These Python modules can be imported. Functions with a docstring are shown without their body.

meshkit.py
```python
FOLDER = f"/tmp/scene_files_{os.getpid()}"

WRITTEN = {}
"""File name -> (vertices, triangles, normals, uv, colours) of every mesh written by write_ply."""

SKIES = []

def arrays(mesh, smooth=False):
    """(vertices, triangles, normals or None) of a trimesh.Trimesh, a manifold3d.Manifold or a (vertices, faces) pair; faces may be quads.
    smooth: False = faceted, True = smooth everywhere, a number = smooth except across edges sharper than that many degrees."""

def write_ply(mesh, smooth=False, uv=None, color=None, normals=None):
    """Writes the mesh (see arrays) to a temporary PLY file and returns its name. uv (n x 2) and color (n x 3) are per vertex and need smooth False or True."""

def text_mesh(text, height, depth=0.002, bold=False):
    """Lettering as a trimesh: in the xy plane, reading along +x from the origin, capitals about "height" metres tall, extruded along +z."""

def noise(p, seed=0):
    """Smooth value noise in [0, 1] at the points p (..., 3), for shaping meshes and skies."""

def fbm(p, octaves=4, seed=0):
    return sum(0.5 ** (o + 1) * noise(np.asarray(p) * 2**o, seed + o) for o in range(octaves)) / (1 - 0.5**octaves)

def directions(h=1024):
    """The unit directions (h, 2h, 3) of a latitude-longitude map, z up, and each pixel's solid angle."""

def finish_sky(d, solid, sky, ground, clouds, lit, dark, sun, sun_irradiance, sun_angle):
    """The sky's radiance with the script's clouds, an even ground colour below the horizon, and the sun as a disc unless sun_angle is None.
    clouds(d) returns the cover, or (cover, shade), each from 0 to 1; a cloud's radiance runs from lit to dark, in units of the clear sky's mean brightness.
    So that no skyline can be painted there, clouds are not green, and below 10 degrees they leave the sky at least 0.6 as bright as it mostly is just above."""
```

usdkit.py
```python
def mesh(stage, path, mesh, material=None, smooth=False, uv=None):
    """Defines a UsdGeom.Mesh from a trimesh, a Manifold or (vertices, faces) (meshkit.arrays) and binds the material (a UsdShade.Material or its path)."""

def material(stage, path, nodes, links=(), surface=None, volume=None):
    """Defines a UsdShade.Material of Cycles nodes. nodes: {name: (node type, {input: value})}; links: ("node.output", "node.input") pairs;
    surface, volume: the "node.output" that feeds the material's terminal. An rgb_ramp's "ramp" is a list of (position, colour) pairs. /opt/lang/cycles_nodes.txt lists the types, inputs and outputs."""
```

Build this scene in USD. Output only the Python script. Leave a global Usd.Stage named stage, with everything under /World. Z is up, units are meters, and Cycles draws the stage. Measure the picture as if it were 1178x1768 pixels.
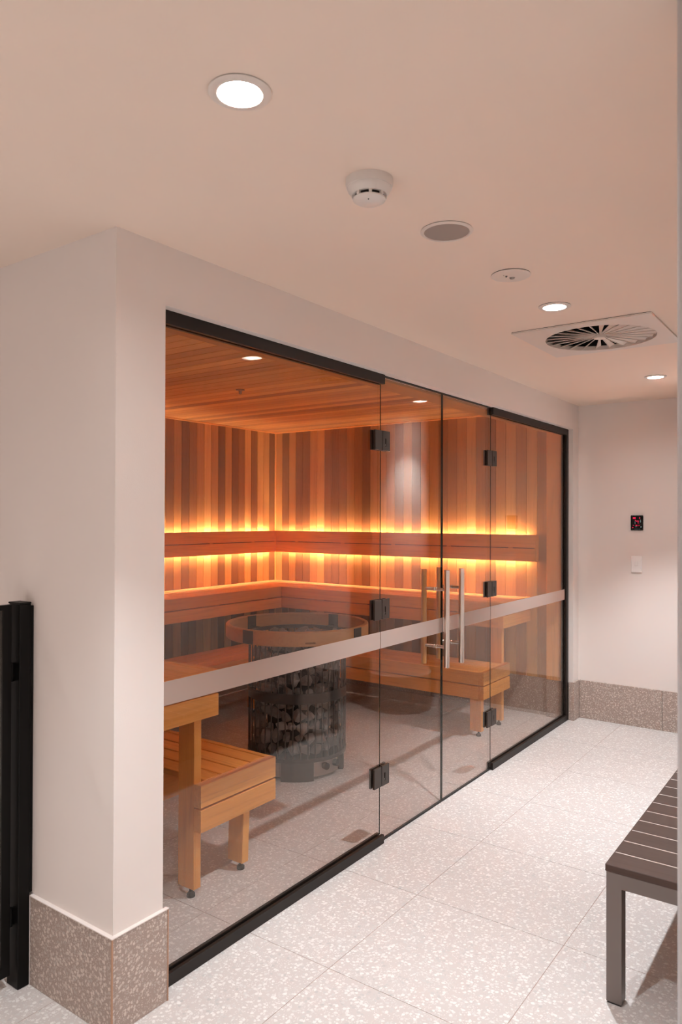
import math, random
import numpy as np
import trimesh
import shapely, shapely.ops
from shapely.geometry import Polygon, box as sbox, Point
from shapely import affinity
import usdkit, meshkit
from pxr import Usd, UsdGeom, UsdLux, UsdShade, Gf, Sdf

stage = Usd.Stage.CreateInMemory()
UsdGeom.SetStageUpAxis(stage, "Z")
UsdGeom.SetStageMetersPerUnit(stage, 1.0)
UsdGeom.Xform.Define(stage, "/World")
UsdGeom.Scope.Define(stage, "/World/Looks")

# ------------------------------------------------------------------ camera, exposure
F_PX, W_PX, CAM_Z = 1266.5, 1178.0, 1.54
EXPOSURE = 2.0
cam = UsdGeom.Camera.Define(stage, "/World/camera")
cam.CreateHorizontalApertureAttr(24.0)
cam.CreateVerticalApertureAttr(24.0 * 1768 / 1178)
cam.CreateFocalLengthAttr(24.0 * F_PX / W_PX)
cam.CreateFStopAttr(5.0)
cam.CreateFocusDistanceAttr(3.6)
cam.CreateClippingRangeAttr((0.05, 100.0))
cam.CreateExposureAttr(EXPOSURE)


def rot(ax, a):
    c, s = math.cos(a), math.sin(a)
    return np.array({"x": [[1, 0, 0], [0, c, -s], [0, s, c]], "y": [[c, 0, s], [0, 1, 0], [-s, 0, c]], "z": [[c, -s, 0], [s, c, 0], [0, 0, 1]]}[ax])


# extrinsic y, x, z turns of a camera that looks along +X of the room (glass front runs along X, sauna lies towards +Y)
_M = rot("z", 0.00298007) @ rot("x", -0.00736268) @ rot("y", 0.62326177)
_D = np.array([_M @ [0, 0, 1], _M @ [-1, 0, 0], _M @ [0, -1, 0]])       # rows: world axes in camera (right, down, forward)
right, down, fwd = _D[:, 0], _D[:, 1], _D[:, 2]
cam.AddTransformOp().Set(Gf.Matrix4d(*right, 0, *(-down), 0, *(-fwd), 0, 0, 0, CAM_Z, 1))

# ------------------------------------------------------------------ light levels
K = 2.0 ** -EXPOSURE
HALL_SPOT = 6700.0 * K
FILL_SPOT = 5000.0 * K  # strength of the unseen fill downlights added round the viewer
LENS_GLOW = 440.0 * K
LED_GLOW = 125.0 * K
HALL_COL = (0.95, 1.0, 1.05)
LED_COL = (1.0, 0.76, 0.60)
SPOTS = []              # (x, y, z, strength, half angle)

ZC = 2.41               # hall ceiling
YW, YG0, YG1 = 1.827, 1.878, 1.888     # front wall face, glass faces
XP = 1.385              # pillar's side face
XE = 5.70               # hall end wall
SX0, SX1, SY0, SY1, SZ = 1.62, 5.594, 2.03, 4.834, 2.39   # sauna inside
OX0, OX1, OZ = 1.575, 5.575, 2.218     # opening in the front wall
YR = 0.25               # wall behind the bench

# ------------------------------------------------------------------ materials
MAT = {}


def mk(name, nodes, links, surface):
    MAT[name] = usdkit.material(stage, "/World/Looks/" + name, nodes, links, surface=surface)
    return MAT[name]


def plain(name, col, rough=0.5, metal=0.0, spec=0.5, bump=0.0, bscale=200.0, **kw):
    n = {"p": ("principled_bsdf", dict(base_color=col, roughness=rough, metallic=metal, specular_ior_level=spec, **kw))}
    l = []
    if bump:
        n["g"] = ("geometry", {})
        n["n"] = ("noise_texture", dict(scale=bscale, detail=3.0))
        n["b"] = ("bump", dict(strength=bump, distance=0.002))
        l = [("g.position", "n.vector"), ("n.fac", "b.height"), ("b.normal", "p.normal")]
    return mk(name, n, l, "p.BSDF")


def emit(name, col, strength):
    return mk(name, {"e": ("emission", dict(color=col, strength=strength))}, [], "e.emission")


plain("wall_paint", (0.88, 0.795, 0.75), 0.75, bump=0.12, bscale=350)
plain("ceiling_paint", (0.92, 0.75, 0.635), 0.85, bump=0.10, bscale=300)
plain("white_plastic", (0.80, 0.73, 0.68), 0.35)
plain("switch_white", (0.90, 0.87, 0.85), 0.35)
plain("white_metal", (0.80, 0.70, 0.63), 0.45)
plain("black_metal", (0.004, 0.0034, 0.003), 0.45, spec=0.18)
plain("rail_metal", (0.018, 0.0125, 0.010), 0.42, spec=0.3)
plain("bronze_metal", (0.055, 0.038, 0.030), 0.38, metal=0.3)
plain("rubber", (0.02, 0.018, 0.017), 0.6)
plain("dark_void", (0.01, 0.008, 0.007), 0.9)
plain("brass_trim", (0.55, 0.33, 0.22), 0.35, metal=0.6)
plain("grout", (0.46, 0.30, 0.23), 0.9)
plain("steel", (0.80, 0.73, 0.67), 0.24, metal=1.0)
plain("bench_steel", (0.20, 0.165, 0.15), 0.42, metal=0.35)
plain("gap_strip_pale", (0.62, 0.54, 0.49), 0.5)  # pale colour that gives the slat gaps their bright lines
plain("jamb_steel", (0.58, 0.55, 0.55), 0.4, metal=0.2)
plain("heater_steel", (0.09, 0.075, 0.066), 0.36, metal=0.8)
plain("heater_band", (0.045, 0.037, 0.032), 0.45, metal=0.5)
plain("heater_panel", (0.33, 0.28, 0.25), 0.4, metal=0.5)
plain("glass_edge", (0.004, 0.016, 0.011), 0.2)
plain("speaker_mesh", (0.40, 0.33, 0.29), 0.7, bump=0.6, bscale=900)
plain("sprinkler_metal", (0.22, 0.16, 0.12), 0.35, metal=0.8)
plain("panel_black", (0.006, 0.006, 0.007), 0.15)
emit("lens_glow", (1.0, 0.98, 0.96), LENS_GLOW)
emit("led_glow", LED_COL, LED_GLOW)
emit("icon_red", (1.0, 0.03, 0.10), 0.8 * K)
emit("icon_grey", (0.45, 0.60, 0.58), 0.25 * K)


def terrazzo(name, base, base2, chip, rough, k=1.0, dens=0.55):
    mk(name, {
        "g": ("geometry", {}),
        "w": ("noise_texture", dict(scale=60.0, detail=2.0)),
        "wv": ("vector_math", dict(math_type="scale", scale=0.010)),
        "wa": ("vector_math", dict(math_type="add")),
        "v1": ("voronoi_texture", dict(scale=78.0 * k, feature="f1", randomness=1.0)),
        "v2": ("voronoi_texture", dict(scale=165.0 * k, feature="f1", randomness=1.0)),
        "s1": ("separate_color", {}), "s2": ("separate_color", {}),
        "t1": ("math", dict(math_type="less_than", value2=dens)),
        "c1": ("map_range", dict(from_min=0.50, from_max=0.42, to_min=0.0, to_max=1.0, clamp=True)),
        "m1": ("math", dict(math_type="multiply")),
        "t2": ("math", dict(math_type="less_than", value2=dens)),
        "c2": ("map_range", dict(from_min=0.46, from_max=0.38, to_min=0.0, to_max=0.7, clamp=True)),
        "m2": ("math", dict(math_type="multiply")),
        "n": ("noise_texture", dict(scale=2.2, detail=4.0)),
        "bm": ("mix", dict(color1=base, color2=base2)),
        "tone": ("rgb_ramp", {"ramp": [(0.0, tuple(0.72 * c for c in chip)), (0.4, chip), (1.0, tuple(min(0.92, 1.1 * c) for c in chip))]}),
        "a1": ("mix", {}), "a2": ("mix", {}),
        "p": ("principled_bsdf", dict(roughness=rough, specular_ior_level=0.4)),
    }, [
        ("g.position", "w.vector"), ("w.color", "wv.vector1"), ("g.position", "wa.vector1"), ("wv.vector", "wa.vector2"),
        ("wa.vector", "v1.vector"), ("wa.vector", "v2.vector"), ("g.position", "n.vector"),
        ("v1.color", "s1.color"), ("v2.color", "s2.color"),
        ("s1.r", "t1.value1"), ("v1.distance", "c1.value"), ("t1.value", "m1.value1"), ("c1.result", "m1.value2"),
        ("s2.r", "t2.value1"), ("v2.distance", "c2.value"), ("t2.value", "m2.value1"), ("c2.result", "m2.value2"),
        ("n.fac", "bm.fac"), ("s1.g", "tone.fac"),
        ("m2.value", "a1.fac"), ("bm.color", "a1.color1"), ("tone.color", "a1.color2"),
        ("m1.value", "a2.fac"), ("a1.color", "a2.color1"), ("tone.color", "a2.color2"),
        ("a2.color", "p.base_color")], "p.BSDF")


terrazzo("floor_terrazzo", (0.61, 0.555, 0.53), (0.665, 0.615, 0.59), (0.775, 0.745, 0.72), 0.45)
terrazzo("base_terrazzo", (0.40, 0.305, 0.26), (0.46, 0.36, 0.31), (0.66, 0.57, 0.51), 0.5, 1.25, 0.5)


def wood(name, axis, col, seed, rough=0.55):
    """Cedar: fine grain drawn out along one axis, soft cathedral bands, a few dark streaks."""
    sc = [1.0, 1.0, 1.0]
    sc["xyz".index(axis)] = 0.045
    dark = tuple(c * k for c, k in zip(col, (0.74, 0.68, 0.62)))
    lite = tuple(min(1, c * k) for c, k in zip(col, (1.10, 1.11, 1.12)))
    mk(name, {
        "g": ("geometry", {}),
        "m": ("mapping", dict(scale=sc, location=(seed * 3.17, seed * 1.71, seed * 2.39))),
        "n1": ("noise_texture", dict(scale=95.0, detail=4.0, roughness=0.6)),
        "n2": ("noise_texture", dict(scale=16.0, detail=3.0, distortion=0.6)),
        "w": ("math", dict(math_type="multiply", value2=9.0)),
        "fr": ("math", dict(math_type="pingpong", value2=1.0)),
        "mx": ("mix", dict(fac=0.3)),
        "r": ("rgb_ramp", {"ramp": [(0.0, dark), (0.45, col), (1.0, lite)]}),
        "p": ("principled_bsdf", dict(roughness=rough, specular_ior_level=0.3)),
        "b": ("bump", dict(strength=0.12, distance=0.001)),
    }, [("g.position", "m.vector"), ("m.vector", "n1.vector"), ("m.vector", "n2.vector"),
        ("n2.fac", "w.value1"), ("w.value", "fr.value1"), ("n1.fac", "mx.color1"), ("fr.value", "mx.color2"),
        ("mx.color", "r.fac"), ("r.color", "p.base_color"), ("n1.fac", "b.height"), ("b.normal", "p.normal")], "p.BSDF")


CEDAR = [(0.55, 0.250, 0.060), (0.37, 0.152, 0.036), (0.74, 0.370, 0.100), (0.25, 0.098, 0.024), (0.62, 0.290, 0.072), (0.48, 0.212, 0.050), (0.31, 0.124, 0.030)]
for ax in "xyz":
    for i, c in enumerate(CEDAR):
        wood(f"cedar_{ax}_{i}", ax, c, i + 10 * "xyz".index(ax))
    for i, c in enumerate([(0.90, 0.390, 0.094), (0.93, 0.425, 0.110), (0.85, 0.355, 0.082)]):
        wood(f"aspen_{ax}_{i}", ax, c, i + 40 + 10 * "xyz".index(ax))
wood("bench_slat_wood", "y", (0.085, 0.052, 0.042), 77, 0.5)
wood("ring_wood", "x", (0.52, 0.24, 0.085), 81)
wood("handle_wood", "z", (0.62, 0.29, 0.09), 83, 0.45)

# window glass: straight-through tint with a mirror part by Schlick's law
mk("pane_glass", {
    "lw": ("layer_weight", dict(blend=0.5)),
    "pw": ("math", dict(math_type="power", value2=5.0)),
    "ma": ("math", dict(math_type="multiply_add", value2=0.955, value3=0.045)),
    "t": ("transparent_bsdf", dict(color=(0.955, 0.95, 0.945))),
    "gl": ("glossy_bsdf", dict(color=(1.0, 0.93, 0.86), roughness=0.0)),
    "mix": ("mix_closure", {}),
}, [("lw.facing", "pw.value1"), ("pw.value", "ma.value1"), ("ma.value", "mix.fac"), ("t.BSDF", "mix.closure1"), ("gl.BSDF", "mix.closure2")], "mix.closure")
mk("frost_film", {
    "d": ("diffuse_bsdf", dict(color=(0.76, 0.65, 0.59))),
    "tl": ("translucent_bsdf", dict(color=(0.76, 0.65, 0.59))),
    "tr": ("transparent_bsdf", dict(color=(0.8, 0.8, 0.8))),
    "m1": ("mix_closure", dict(fac=0.45)),
    "m2": ("mix_closure", dict(fac=0.14)),
}, [("d.BSDF", "m1.closure1"), ("tl.BSDF", "m1.closure2"), ("m1.closure", "m2.closure1"), ("tr.BSDF", "m2.closure2")], "m2.closure")

# stones: grey peridotite, broken faces
for i, c in enumerate([(0.27, 0.225, 0.20), (0.35, 0.29, 0.26), (0.19, 0.155, 0.14)]):
    mk(f"stone_{i}", {
        "t": ("texture_coordinate", {}), "n": ("noise_texture", dict(scale=22.0, detail=6.0, roughness=0.65)),
        "r": ("rgb_ramp", {"ramp": [(0.25, tuple(x * 0.55 for x in c)), (0.6, c), (0.8, tuple(x * 1.7 for x in c))]}),
        "b": ("bump", dict(strength=0.5, distance=0.006)),
        "p": ("principled_bsdf", dict(roughness=0.6))},
       [("t.object", "n.vector"), ("n.fac", "r.fac"), ("r.color", "p.base_color"), ("n.fac", "b.height"), ("b.normal", "p.normal")], "p.BSDF")

# ------------------------------------------------------------------ building helpers
USED, ORIGIN = {}, {"/World": np.zeros(3)}
R = random.Random(11)


def fresh(parent, name):
    k = USED.get((parent, name), 0)
    USED[(parent, name)] = k + 1
    return f"{parent}/{name}" + (f"_{k:03d}" if k else "")


def mark(path, label=None, cat=None, group=None, kind=None):
    p = stage.GetPrimAtPath(path)
    for k, v in (("label", label), ("category", cat), ("group", group), ("kind", kind)):
        if v:
            p.SetCustomDataByKey(k, v)
    return path


def thing(name, loc, label, cat, group=None, kind=None):
    path = fresh("/World", name)
    UsdGeom.Xform.Define(stage, path).AddTranslateOp().Set(Gf.Vec3d(*map(float, loc)))
    ORIGIN[path] = np.array(loc, float)
    return mark(path, label, cat, group, kind)


def setting(name, label, cat, loc=(0, 0, 0)):
    return thing(name, loc, label, cat, kind="structure")


def obj(name, mesh, mat, parent, label=None, smooth=False, kind=None):
    """One mesh, built in room coordinates, under its thing or part."""
    path = fresh(parent, name)
    v, f, n = meshkit.arrays(mesh, smooth)
    top = "/".join(path.split("/")[:3])
    o = ORIGIN.get(top, np.zeros(3))
    m = UsdGeom.Mesh.Define(stage, path)
    from pxr import Vt
    m.CreatePointsAttr(Vt.Vec3fArray.FromNumpy((v - o).astype(np.float32)))
    m.CreateFaceVertexCountsAttr(Vt.IntArray.FromNumpy(np.full(len(f), 3, np.int32)))
    m.CreateFaceVertexIndicesAttr(Vt.IntArray.FromNumpy(f.astype(np.int32).ravel()))
    m.CreateSubdivisionSchemeAttr("none")
    if n is not None:
        m.CreateNormalsAttr(Vt.Vec3fArray.FromNumpy(n.astype(np.float32)))
        m.SetNormalsInterpolation("vertex")
    UsdShade.MaterialBindingAPI.Apply(m.GetPrim()).Bind(MAT[mat])
    return mark(path, label, kind=kind)


def cat(*ms):
    return trimesh.util.concatenate(list(ms))


def bx(x0, x1, y0, y1, z0, z1):
    m = trimesh.creation.box((x1 - x0, y1 - y0, z1 - z0))
    m.apply_translation(((x0 + x1) / 2, (y0 + y1) / 2, (z0 + z1) / 2))
    return m


def cb(x0, x1, y0, y1, z0, z1, c=0.002):
    """A box with every edge chamfered."""
    lo, hi, P = np.array([x0, y0, z0]), np.array([x1, y1, z1]), []
    c = min(c, 0.45 * (hi - lo).min())
    for s in np.ndindex(2, 2, 2):
        k = np.where(s, hi, lo)
        d = np.where(s, -c, c)
        for a in range(3):
            q = k.copy()
            for b in range(3):
                if b != a:
                    q[b] += d[b]
            P.append(q)
    return trimesh.convex.convex_hull(np.array(P))


def board(axis, lo, hi, c=0.0025):
    """A long board, its four long edges chamfered (28 triangles)."""
    lo, hi = np.array(lo, float), np.array(hi, float)
    a = "xyz".index(axis)
    b, d = [i for i in range(3) if i != a]
    P = []
    for s in (lo[a], hi[a]):
        for u in (0, 1):
            for w in (0, 1):
                for ub, wd in ((c, 0), (0, c)):
                    q = np.zeros(3)
                    q[a] = s
                    q[b] = lo[b] + ub if u == 0 else hi[b] - ub
                    q[d] = lo[d] + wd if w == 0 else hi[d] - wd
                    P.append(q)
    return trimesh.convex.convex_hull(np.array(P))


def prism(poly, axis, a0, a1):
    """Polygon extruded along an axis: z -> polygon in (x, y); y -> (x, z); x -> (y, z)."""
    m = trimesh.creation.extrude_polygon(poly, a1 - a0, engine="earcut")
    v = m.vertices.copy()
    v[:, 2] += a0
    if axis == "y":
        v = v[:, [0, 2, 1]]
    elif axis == "x":
        v = v[:, [2, 0, 1]]
    f = m.faces[:, ::-1] if axis == "y" else m.faces
    return trimesh.Trimesh(v, f, process=False)


def cyl(p, q, r, n=20, r2=None):
    p, q = np.array(p, float), np.array(q, float)
    d = q - p
    L = np.linalg.norm(d)
    d /= L
    e = np.cross(d, [0.0, 0.0, 1.0] if abs(d[2]) < 0.9 else [1.0, 0, 0])
    e /= np.linalg.norm(e)
    g = np.cross(d, e)
    t = np.arange(n) / n * 2 * math.pi
    ring = np.cos(t)[:, None] * e + np.sin(t)[:, None] * g
    v = np.vstack([p + ring * r, q + ring * (r if r2 is None else r2), [p], [q]])
    i = np.arange(n)
    j = (i + 1) % n
    f = np.vstack([np.c_[i, j, j + n], np.c_[i, j + n, i + n], np.c_[j, i, np.full(n, 2 * n)], np.c_[i + n, j + n, np.full(n, 2 * n + 1)]])
    return trimesh.Trimesh(v, f, process=False)


def rodc(p, q, r, c=0.002, n=24):
    """A round bar with chamfered ends."""
    p, q = np.array(p, float), np.array(q, float)
    d = (q - p) / np.linalg.norm(q - p)
    return cat(cyl(p, p + d * c, r - c, n, r), cyl(p + d * c, q - d * c, r, n), cyl(q - d * c, q, r, n, r - c))


def lathe(prof, centre, n=48):
    """Profile [(r, z)] turned about the vertical through centre."""
    m = trimesh.creation.revolve(np.array(prof, float), sections=n)
    m.apply_translation((centre[0], centre[1], 0))
    return m


def ringz(cx, cy, r0, r1, z0, z1, n=48, c=0.0):
    p = [(r0, z0 + c), (r0 + c, z0), (r1 - c, z0), (r1, z0 + c), (r1, z1 - c), (r1 - c, z1), (r0 + c, z1), (r0, z1 - c), (r0, z0 + c)] if c else [(r0, z0), (r1, z0), (r1, z1), (r0, z1), (r0, z0)]
    m = lathe(p, (cx, cy), n)
    m.fix_normals()
    return m


def arc_block(cx, cy, r0, r1, a0, a1, z0, z1, n=6):
    t = np.linspace(a0, a1, n + 1)
    out = [(cx + r1 * math.cos(a), cy + r1 * math.sin(a)) for a in t] + [(cx + r0 * math.cos(a), cy + r0 * math.sin(a)) for a in t[::-1]]
    return prism(Polygon(out), "z", z0, z1)


# ------------------------------------------------------------------ floor
T, TX, TY = 0.605, 2.022 - 0.605 * 4, 1.499 - 0.605 * 4
floor = setting("floor", "speckled pale terrazzo tile floor running through hall and sauna", "floor")
obj("grout_bed", bx(-3.2, 5.9, -2.7, 7.0, -0.10, -0.0012), "grout", floor)
far = sbox(-3.2, -2.7, 5.9, 7.0).difference(sbox(0.205, TY, 5.9, 5.2))
obj("terrazzo_slab", cat(*[prism(g, "z", -0.0034, 0.0) for g in (sbox(-3.2, -2.7, 0.2035, 7.0), sbox(0.2035, -2.7, 5.9, TY - 0.001), sbox(0.2035, 5.129, 5.9, 7.0))]), "floor_terrazzo", floor)
# inside the sauna one joint runs across the tiles to a fold in the floor's fall
cut = shapely.LineString([(3.565, 1.90), (3.75, 2.33), (4.5, 4.4)])
tiles = []
x = TX
gx = [TX + i * T for i in range(1, 11)]
gy = [TY + i * T for i in range(0, 10)]
for x0 in gx:
    for y0 in gy:
        x1, y1 = min(x0 + T, 5.72), y0 + T
        if x1 - x0 < 0.05:
            continue
        cells = [sbox(x0, y0, x1, y1)]
        if y0 > 1.8 and cells[0].intersects(cut):
            cells = list(shapely.ops.split(cells[0], cut).geoms) if hasattr(shapely, "ops") else cells
        for g in cells:
            g = g.buffer(-0.0010, join_style=2)
            if g.is_empty or g.area < 0.002:
                continue
            lower, upper = prism(g, "z", -0.0035, -0.0003), prism(g.buffer(-0.0004, join_style=2), "z", -0.0003, 0.0)
            obj("tile", cat(lower, upper), "floor_terrazzo", floor)

# ------------------------------------------------------------------ ceiling of the hall, with holes for what is let into it
LAMPS = [(1.092, 1.043), (2.953, 1.045), (4.775, 1.058)]
FILL_LAMPS = [(-0.78, 1.04), (-0.78, -1.0), (0.9, -1.2), (-0.6, 3.1), (-0.6, 5.2), (-2.3, 1.04), (-2.3, 3.1)]  # unseen downlights added to lift the bounce on ceiling and walls
VX0, VX1, VY0, VY1 = 3.255, 3.868, 0.738, 1.358
VC = (3.572, 1.042)
top = sbox(-3.2, -2.7, 5.9, 7.0)
for p in LAMPS + FILL_LAMPS:
    top = top.difference(Point(p).buffer(0.0445, 24))
top = top.difference(Point(VC).buffer(0.262, 32))
ceil = setting("ceiling", "smooth plaster hall ceiling with a row of fittings let into it", "ceiling")
obj("plaster", prism(top, "z", ZC, ZC + 0.14), "ceiling_paint", ceil)
obj("slab", bx(-3.2, 5.9, -2.7, 7.0, ZC + 0.34, ZC + 0.40), "ceiling_paint", ceil)
obj("edge", cat(bx(-3.25, -3.2, -2.7, 7, ZC, ZC + .4), bx(5.9, 5.95, -2.7, 7, ZC, ZC + .4), bx(-3.2, 5.9, -2.75, -2.7, ZC, ZC + .4), bx(-3.2, 5.9, 7, 7.05, ZC, ZC + .4)), "ceiling_paint", ceil)

# ------------------------------------------------------------------ walls
w = setting("wall_front", "painted front wall framing the long sauna glazing", "wall")
shape = sbox(XP, 0, 5.90, ZC).difference(sbox(OX0, -1, OX1, OZ))
obj("plaster", prism(shape, "y", YW, SY0), "wall_paint", w)
w = setting("wall_left", "painted side wall running back from the white corner", "wall")
obj("plaster", bx(XP, SX0 - 0.02, SY0, 7.0, 0, ZC), "wall_paint", w)
w = setting("wall_end", "painted end wall of the hall with touch panel and switch", "wall")
obj("plaster", bx(XE, 5.90, 0.0, YW, 0, ZC), "wall_paint", w)
w = setting("wall_right", "painted wall behind the slatted bench", "wall")
obj("plaster", bx(1.36, XE, 0.06, YR, 0, ZC), "wall_paint", w)
w = setting("wall_far_left", "painted wall closing the room on the left", "wall")
obj("plaster", bx(-3.2, XP, 6.85, 7.0, 0, ZC), "wall_paint", w)
w = setting("wall_behind", "painted wall behind the viewer", "wall")
obj("plaster", bx(-3.2, -3.05, -2.7, 6.85, 0, ZC), "wall_paint", w)
w = setting("wall_far_right", "painted wall closing the room on the right", "wall")
obj("plaster", bx(-3.05, 5.9, -2.7, -2.55, 0, ZC), "wall_paint", w)
w = setting("trim_1", "grey metal door frame standing at the right edge", "door frame")
obj("frame", cat(cb(1.285, 1.36, 0.05, 0.2515, 0, ZC - 0.002, 0.003), cb(1.30, 1.35, 0.2515, 0.2545, 0, ZC - 0.002, 0.002)), "jamb_steel", w)
obj("stop", cb(1.268, 1.285, 0.05, 0.20, 0, ZC - 0.002, 0.002), "jamb_steel", w)

BH = 0.29
b = setting("baseboard_front", "grey terrazzo tile skirting wrapped round the white corner and jambs", "skirting")
CH = 0.0
obj("tile", cb(XP - 0.012, XP + 0.0, YW - 0.012, 2.243, 0, BH, 0.0012), "base_terrazzo", b)
obj("tile", cb(XP, OX0 + 0.012, YW - 0.012, YW, 0, BH, 0.0012), "base_terrazzo", b)
obj("tile", cb(OX0, OX0 + 0.013, YW, 1.858, 0, BH, 0.0012), "base_terrazzo", b)
obj("corner_trim", cat(bx(XP - 0.0135, XP - 0.009, YW - 0.0135, YW - 0.009, 0, BH), bx(OX0 + 0.009, OX0 + 0.0135, YW - 0.0135, YW - 0.009, 0, BH)), "brass_trim", b)
obj("top_trim", cat(bx(XP - 0.014, XP, YW - 0.014, 2.245, BH, BH + 0.003), bx(XP, OX0 + 0.014, YW - 0.014, YW, BH, BH + 0.003)), "wall_paint", b)
obj("end_trim", bx(XP - 0.0132, XP - 0.0002, 2.2435, 2.2458, 0, BH), "wall_paint", b)
obj("tile", cb(OX1 - 0.012, OX1, YW - 0.012, 1.858, 0, BH, 0.0012), "base_terrazzo", b)
obj("tile", cb(OX1, XE - 0.012, YW - 0.012, YW, 0, BH, 0.0012), "base_terrazzo", b)
obj("tile", cb(XP - 0.012, XP, 2.318, 2.92, 0, BH, 0.0012), "base_terrazzo", b)
obj("tile", cb(XP - 0.012, XP, 2.923, 3.52, 0, BH, 0.0012), "base_terrazzo", b)
b = setting("baseboard_end", "brown terrazzo tile skirting along the end wall", "skirting")
for y0, y1 in ((1.2165, YW - 0.0125), (0.614, 1.214), (YR, 0.611)):
    obj("tile", cb(XE - 0.012, XE, y0, y1, 0, BH, 0.0012), "base_terrazzo", b)
b = setting("baseboard_right", "terrazzo tile skirting along the wall behind the slatted bench", "skirting")
for i in range(8):
    obj("tile", cb(1.37 + 0.605 * i, min(1.37 + 0.605 * i + 0.602, XE - 0.013), YR, YR + 0.012, 0, BH, 0.0012), "base_terrazzo", b)

# round column between bench and end wall: only its mirror image shows in the glass doors
c = setting("column_1", "round white column on a terrazzo base, mirrored in the glass doors", "column")
CX, CY = 5.135, 0.665
obj("shaft", cyl((CX, CY, BH), (CX, CY, ZC), 0.232, 64), "wall_paint", c, smooth=40)
for k in range(4):
    obj("base_tile", arc_block(CX, CY, 0.228, 0.245, k * math.pi / 2 + 0.004, (k + 1) * math.pi / 2 - 0.004, 0, BH, 14), "base_terrazzo", c)
obj("rim", ringz(CX, CY, 0.228, 0.250, BH, BH + 0.008, 64), "white_metal", c)

# ------------------------------------------------------------------ sauna shell
RB = random.Random(5)


def wall_boards(parent, axis_along, a0, a1, plane, inward, z0, z1, pitch=0.088, th=0.015):
    """Vertical boards side by side on a wall: axis_along 'x' or 'y', the wall's plane, inward = +1/-1."""
    n = max(1, round((a1 - a0) / pitch))
    p = (a1 - a0) / n
    last = -1
    for i in range(n):
        s0, s1 = a0 + i * p + 0.0008, a0 + (i + 1) * p - 0.0008
        d = sorted((plane, plane + inward * (th + RB.uniform(-0.0008, 0.0008))))
        k = RB.randrange(len(CEDAR))
        if k == last:
            k = (k + 1 + RB.randrange(len(CEDAR) - 1)) % len(CEDAR)
        last = k
        lo, hi = ((s0, d[0], z0), (s1, d[1], z1)) if axis_along == "x" else ((d[0], s0, z0), (d[1], s1, z1))
        obj("board", board("z", lo, hi, 0.003), f"cedar_z_{k}", parent)


w = setting("wall_sauna_back", "back wall of the sauna clad in upright cedar boards", "wall")
obj("backing", bx(SX0 - 0.02, 5.9, SY1 + 0.017, SY1 + 0.12, 0, ZC), "cedar_z_3", w)
wall_boards(w, "x", SX0, SX1, SY1 + 0.016, -1, BH, SZ)
w = setting("wall_sauna_end", "end wall of the sauna clad in upright cedar boards", "wall")
obj("backing", bx(SX1 + 0.017, XE + 0.001, SY0, SY1 + 0.017, 0, ZC), "cedar_z_3", w)
wall_boards(w, "y", SY0, SY1, SX1 + 0.016, -1, BH, SZ)
w = setting("wall_sauna_left", "side wall of the sauna behind the left benches, clad in cedar", "wall")
wall_boards(w, "y", SY0, SY1, SX0 - 0.016, 1, BH, SZ)
w = setting("wall_sauna_front", "cedar lining on the inside of the sauna front wall", "wall")
obj("lintel_lining", board("x", (OX0, SY0, OZ - 0.012), (OX1, SY0 + 0.016, SZ)), "cedar_x_5", w)
obj("soffit_lining", board("x", (OX0, 1.912, OZ - 0.014), (OX1, SY0 + 0.016, OZ)), "cedar_x_5", w)
obj("jamb_lining", board("z", (OX1 - 0.016, 1.912, BH), (OX1, SY0, OZ - 0.014)), "aspen_z_1", w)
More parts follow.
